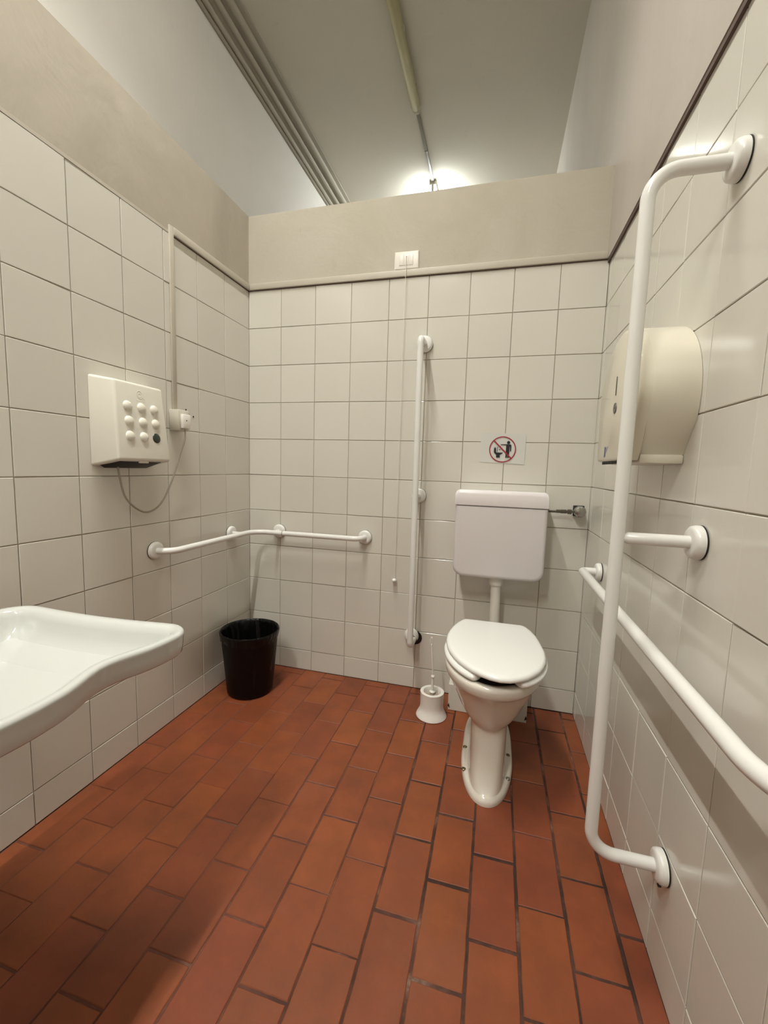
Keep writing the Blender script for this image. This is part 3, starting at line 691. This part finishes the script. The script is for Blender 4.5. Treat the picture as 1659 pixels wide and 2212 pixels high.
XF = W-DD-0.0004
bm = B(); prism(bm, [(-0.0035, 1.392), (0.0035, 1.392), (0.0035, 1.438), (0.0018, 1.442), (-0.0018, 1.442), (-0.0035, 1.438)], lambda u, v, h: (XF-h, -0.828+u, v), -0.001, 0.0008); obj('level_window', bm, M_DARKWIN, cov)
bm = B(); lathe(bm, [(0, 0), (0.0145, 0), (0.0140, 0.0015), (0.003, 0.0016), (0.002, 0.0002), (0, 0.0002)], (XF, -0.832, 1.357), (-1, 0, 0), 28); obj('key_lock', bm, M_DARKWIN, cov)
def flat(u0, u1, v0, v1, sh=0.0): return [(u0, v0), (u1, v0), (u1+sh, v1), (u0+sh, v1)]
bm = B(); prism(bm, flat(0.0, 0.012, 0, 0.030, 0.004), lambda u, v, h: (XF-h, -0.752-u, 1.226+v), 0.0001, 0.0005, 0)
prism(bm, flat(0.011, 0.036, 0.0265, 0.030, 0.004), lambda u, v, h: (XF-h, -0.752-u, 1.226+v), 0.0001, 0.0005, 1)
prism(bm, flat(0.012, 0.030, 0.0205, 0.0235, 0.003), lambda u, v, h: (XF-h, -0.752-u, 1.226+v), 0.0001, 0.0005, 1)
prism(bm, flat(0.012, 0.028, 0.0160, 0.0185, 0.003), lambda u, v, h: (XF-h, -0.752-u, 1.226+v), 0.0001, 0.0005, 1)
obj('logo', bm, [M_BLUE, M_GREYP], cov, smooth=False, label='small blue and grey emblem')

# ------------------------------------------------------------------ sign
t = thing('paper_sign', 'white laminated paper sign with a red prohibition ring above the cistern', 'sign', (1.386, 0, 1.215))
bm = B(); v = [(1.281, 1.219), (1.491, 1.212), (1.493, 1.356), (1.284, 1.361)]
t_ = bmesh.new(); n1 = 12; grid = []
for i in range(n1+1):
    row = []
    for j in range(n1+1):
        a, b = i/n1, j/n1
        p = (Vector(v[0])*(1-a)+Vector(v[1])*a)*(1-b)+(Vector(v[3])*(1-a)+Vector(v[2])*a)*b
        row.append(bm.verts.new((p.x, -0.0016-0.0005*math.sin(a*5+b*2)**2*(1 if 0 < i < n1 else 0.3), p.y)))
    grid.append(row)
for i in range(n1):
    for j in range(n1): bm.faces.new((grid[i][j], grid[i+1][j], grid[i+1][j+1], grid[i][j+1]))
t_.free()
sh = obj('sheet', bm, M_PAPER, t, smooth=False); md = sh.modifiers.new('solid', 'SOLIDIFY'); md.thickness = 0.0006; md.offset = 1
SX, SZ = 1.3875, 1.2815; YS = -0.0040
to3 = lambda u, v, h: (SX+u, YS-h, SZ+v)
bm = B(); n = 56
ro = [(0.0625*math.cos(2*PI*k/n), 0.0625*math.sin(2*PI*k/n)) for k in range(n)]; ri = [(0.0577*math.cos(2*PI*k/n), 0.0577*math.sin(2*PI*k/n)) for k in range(n)]
loft(bm, [[to3(u, v, 0) for u, v in ro], [to3(u, v, 0.0004) for u, v in ro], [to3(u, v, 0.0004) for u, v in ri], [to3(u, v, 0) for u, v in ri]], cap0=False, cap1=False)
dx, dz = -0.0415, 0.0415
prism(bm, [(dx-0.0022, dz-0.0020), (dx+0.0022, dz+0.0020), (-dx+0.0022, -dz+0.0020), (-dx-0.0022, -dz-0.0020)][::-1], to3, 0.0004, 0.0007)
obj('prohibition_ring', bm, M_RED, t, smooth=False, label='red ring with a diagonal bar')
bm = B()
# small symbol of a toilet
prism(bm, [(-0.0395, 0.006), (-0.0300, 0.006), (-0.0295, -0.012), (-0.0265, -0.015), (0.0035, -0.015), (0.000, -0.0195), (-0.008, -0.024), (-0.0115, -0.027), (-0.0105, -0.039), (-0.0285, -0.039), (-0.0275, -0.027), (-0.031, -0.0225), (-0.037, -0.0185), (-0.0395, -0.0135)], to3, 0, 0.0003)
prism(bm, [(-0.0400, 0.0075), (-0.0295, 0.0075), (-0.0295, 0.0095), (-0.0400, 0.0095)], to3, 0, 0.0003)
prism(bm, [(-0.0255, -0.012), (-0.0233, -0.012), (-0.0216, 0.014), (-0.0238, 0.014)], to3, 0, 0.0003)
for (u, v, r) in ((-0.0105, 0.0135, 0.0028), (-0.0050, 0.0065, 0.0030), (-0.0130, -0.0005, 0.0030)):
    prism(bm, [(u+r*math.cos(2*PI*k/8), v+r*0.9*math.sin(2*PI*k/8)) for k in range(8)], to3, 0, 0.0003)
obj('toilet_symbol', bm, M_INK, t, smooth=False)
bm = B()
prism(bm, [(0.0265+0.0072*math.cos(2*PI*k/20), 0.0335+0.0072*math.sin(2*PI*k/20)) for k in range(20)], to3, 0, 0.0003)
prism(bm, [(-0.009, 0.0245), (-0.009, 0.0212), (0.016, 0.0200), (0.016, -0.011), (0.0150, -0.039), (0.0215, -0.0395), (0.0228, -0.012), (0.0240, -0.0395), (0.0305, -0.0390), (0.0318, -0.011), (0.0325, 0.014), (0.0342, 0.014), (0.0350, -0.0085), (0.0395, -0.0085), (0.0405, 0.0185), (0.0385, 0.0235), (0.033, 0.0250), (0.012, 0.0250)], to3, 0, 0.0003)
obj('person_symbol', bm, M_INK, t, smooth=False)

# ------------------------------------------------------------------ switch plate and alarm cord
t = thing('switch_plate', 'white wall switch plate with a pull cord above the back wall tiles', 'switch', (0.881, 0, 2.19))
bm = B(); loft(bm, [[(x, y, z) for x, z in ((0.821+i, 2.149+i), (0.942-i, 2.149+i), (0.942-i, 2.233-i), (0.821+i, 2.233-i))] for y, i in ((-0.0005, 0), (-0.005, 0.0), (-0.0085, 0.004), (-0.0105, 0.014))])
obj('plate', bm, M_SWITCH, t, angle=20)
for x0, x1 in ((0.846, 0.867), (0.8695, 0.8925), (0.895, 0.916)):
    bm = B(); box(bm, (x0, -0.0125, 2.167), (x1, -0.0090, 2.216), 0, 0.0010); obj('switch_key', bm, M_SWITCH, t)
bm = B(); lathe(bm, [(0, 0), (0.0035, 0), (0.0025, 0.004), (0, 0.005)], (0.882, -0.0125, 2.207), (0, -1, 0), 14); obj('cord_eyelet', bm, M_CAP, t)
t = thing('pull_cord', 'thin white alarm pull cord hanging down the back wall tiles', 'cord', (0.877, -0.02, 0.585))
bm = B(); pts = [(0.882, -0.016, 2.205), (0.882, -0.0185, 2.15)]+[(0.881-0.006*k/12+0.0008*math.sin(k*1.7), -0.0185, 2.15-1.555*k/12) for k in range(1, 13)]
sweep(bm, pts, 0.0013, 8); obj('cord', bm, M_CORD, t)
bm = B(); lathe(bm, [(0, -0.010), (0.007, -0.009), (0.0125, -0.003), (0.0135, 0.002), (0.010, 0.007), (0.004, 0.010), (0, 0.0105)], (0.875, -0.0185, 0.586), (0, 0, 1), 24); obj('pull_knob', bm, M_CAP, t, angle=60)

# ------------------------------------------------------------------ waste bin with liner
t = thing('waste_bin', 'black waste bin with a black bag in the left rear corner', 'bin', (0.176, -0.272, 0))
bm = B(); bx, by = 0.181, -0.282
lathe(bm, [(0, 0.002), (0.108, 0.002), (0.114, 0.010), (0.1165, 0.03), (0.1415, 0.318), (0.1455, 0.322), (0.1425, 0.326), (0.1385, 0.318), (0.1135, 0.03), (0, 0.014)], (bx, by, 0), (0, 0, 1), 64)
obj('bucket', bm, M_BIN, t, angle=50)
bm = B(); n = 96; rings = []
def wob(a, ph): return 0.0016*math.sin(7*a+ph)+0.0011*math.sin(17*a+2*ph)+0.0008*math.sin(31*a+ph)
for (r, z, ph, q) in ((0.1415, 0.283, 0.4, 0.9), (0.1425, 0.290, 0.3, 0.8), (0.1445, 0.302, 0.2, 0.7), (0.1465, 0.314, 0.1, 0.5), (0.1485, 0.326, 0, 0.3), (0.1455, 0.3305, 0, 0.2), (0.1405, 0.328, 0, 0.4), (0.1370, 0.315, 0.5, 1), (0.130, 0.25, 1.2, 2.4), (0.122, 0.15, 1.8, 3), (0.112, 0.05, 2.3, 3), (0.06, 0.03, 2.3, 4), (0.01, 0.028, 2.3, 1)):
    rings.append([(bx+(r+wob(a, ph)*q)*math.cos(a), by+(r+wob(a, ph)*q)*math.sin(a), z+(0.006*math.sin(3*a+1)+0.004*math.sin(8*a) if z < 0.285 and r > 0.14 else 0.0)) for a in [2*PI*k/n for k in range(n)]])
loft(bm, rings, cap0=False); obj('bin_bag', bm, M_BAG, t, angle=80)

# ------------------------------------------------------------------ toilet brush
t = thing('toilet_brush', 'white toilet brush standing in its flared holder left of the toilet', 'toilet brush', (1.128, -0.226, 0))
bm = B(); hx, hy = 1.128, -0.222
lathe(bm, [(0, 0.001), (0.071, 0.001), (0.073, 0.004), (0.068, 0.016), (0.060, 0.030), (0.0555, 0.045), (0.0545, 0.060), (0.0560, 0.118), (0.0565, 0.122), (0.0540, 0.124), (0.042, 0.123), (0.0395, 0.119), (0.038, 0.03), (0, 0.02)], (hx, hy, 0), (0, 0, 1), 56)
obj('holder', bm, M_HOLDER, t, angle=50)
bm = B()
random.seed(3)
for k in range(420):
    a = random.uniform(0, 2*PI); z = random.uniform(0.045, 0.103); r = random.uniform(0.022, 0.036)
    p = Vector((hx+r*math.cos(a), hy+r*math.sin(a), z+random.uniform(0, 0.012))); sweep(bm, [(hx, hy, z), p], 0.0016, 4, caps=True)
obj('bristles', bm, M_BRISTLE, t, smooth=False)
bm = B(); sweep(bm, [(hx, hy, 0.10), (hx, hy, 0.19)], 0.0065, 16); lathe(bm, [(0, -0.004), (0.012, -0.003), (0.014, 0.002), (0.009, 0.007), (0.0065, 0.009), (0, 0.009)], (hx, hy, 0.118), (0, 0, 1), 24)
lathe(bm, [(0.0050, -0.006), (0.0095, -0.003), (0.0098, 0.003), (0.0055, 0.007), (0, 0.008)], (hx, hy, 0.196), (0, 0, 1), 20)
hz0 = 0.20
sweep(bm, [(hx, hy, hz0), (hx-0.006, hy, 0.28), (hx-0.012, hy, 0.352)], 0.0042, 12)
lp = [(hx-0.0135+0.0055*math.sin(a), hy, 0.368-0.019*math.cos(a)) for a in [2*PI*k/20 for k in range(21)]]
sweep(bm, lp, 0.0024, 10)
obj('handle', bm, M_HOLDER, t, angle=50)
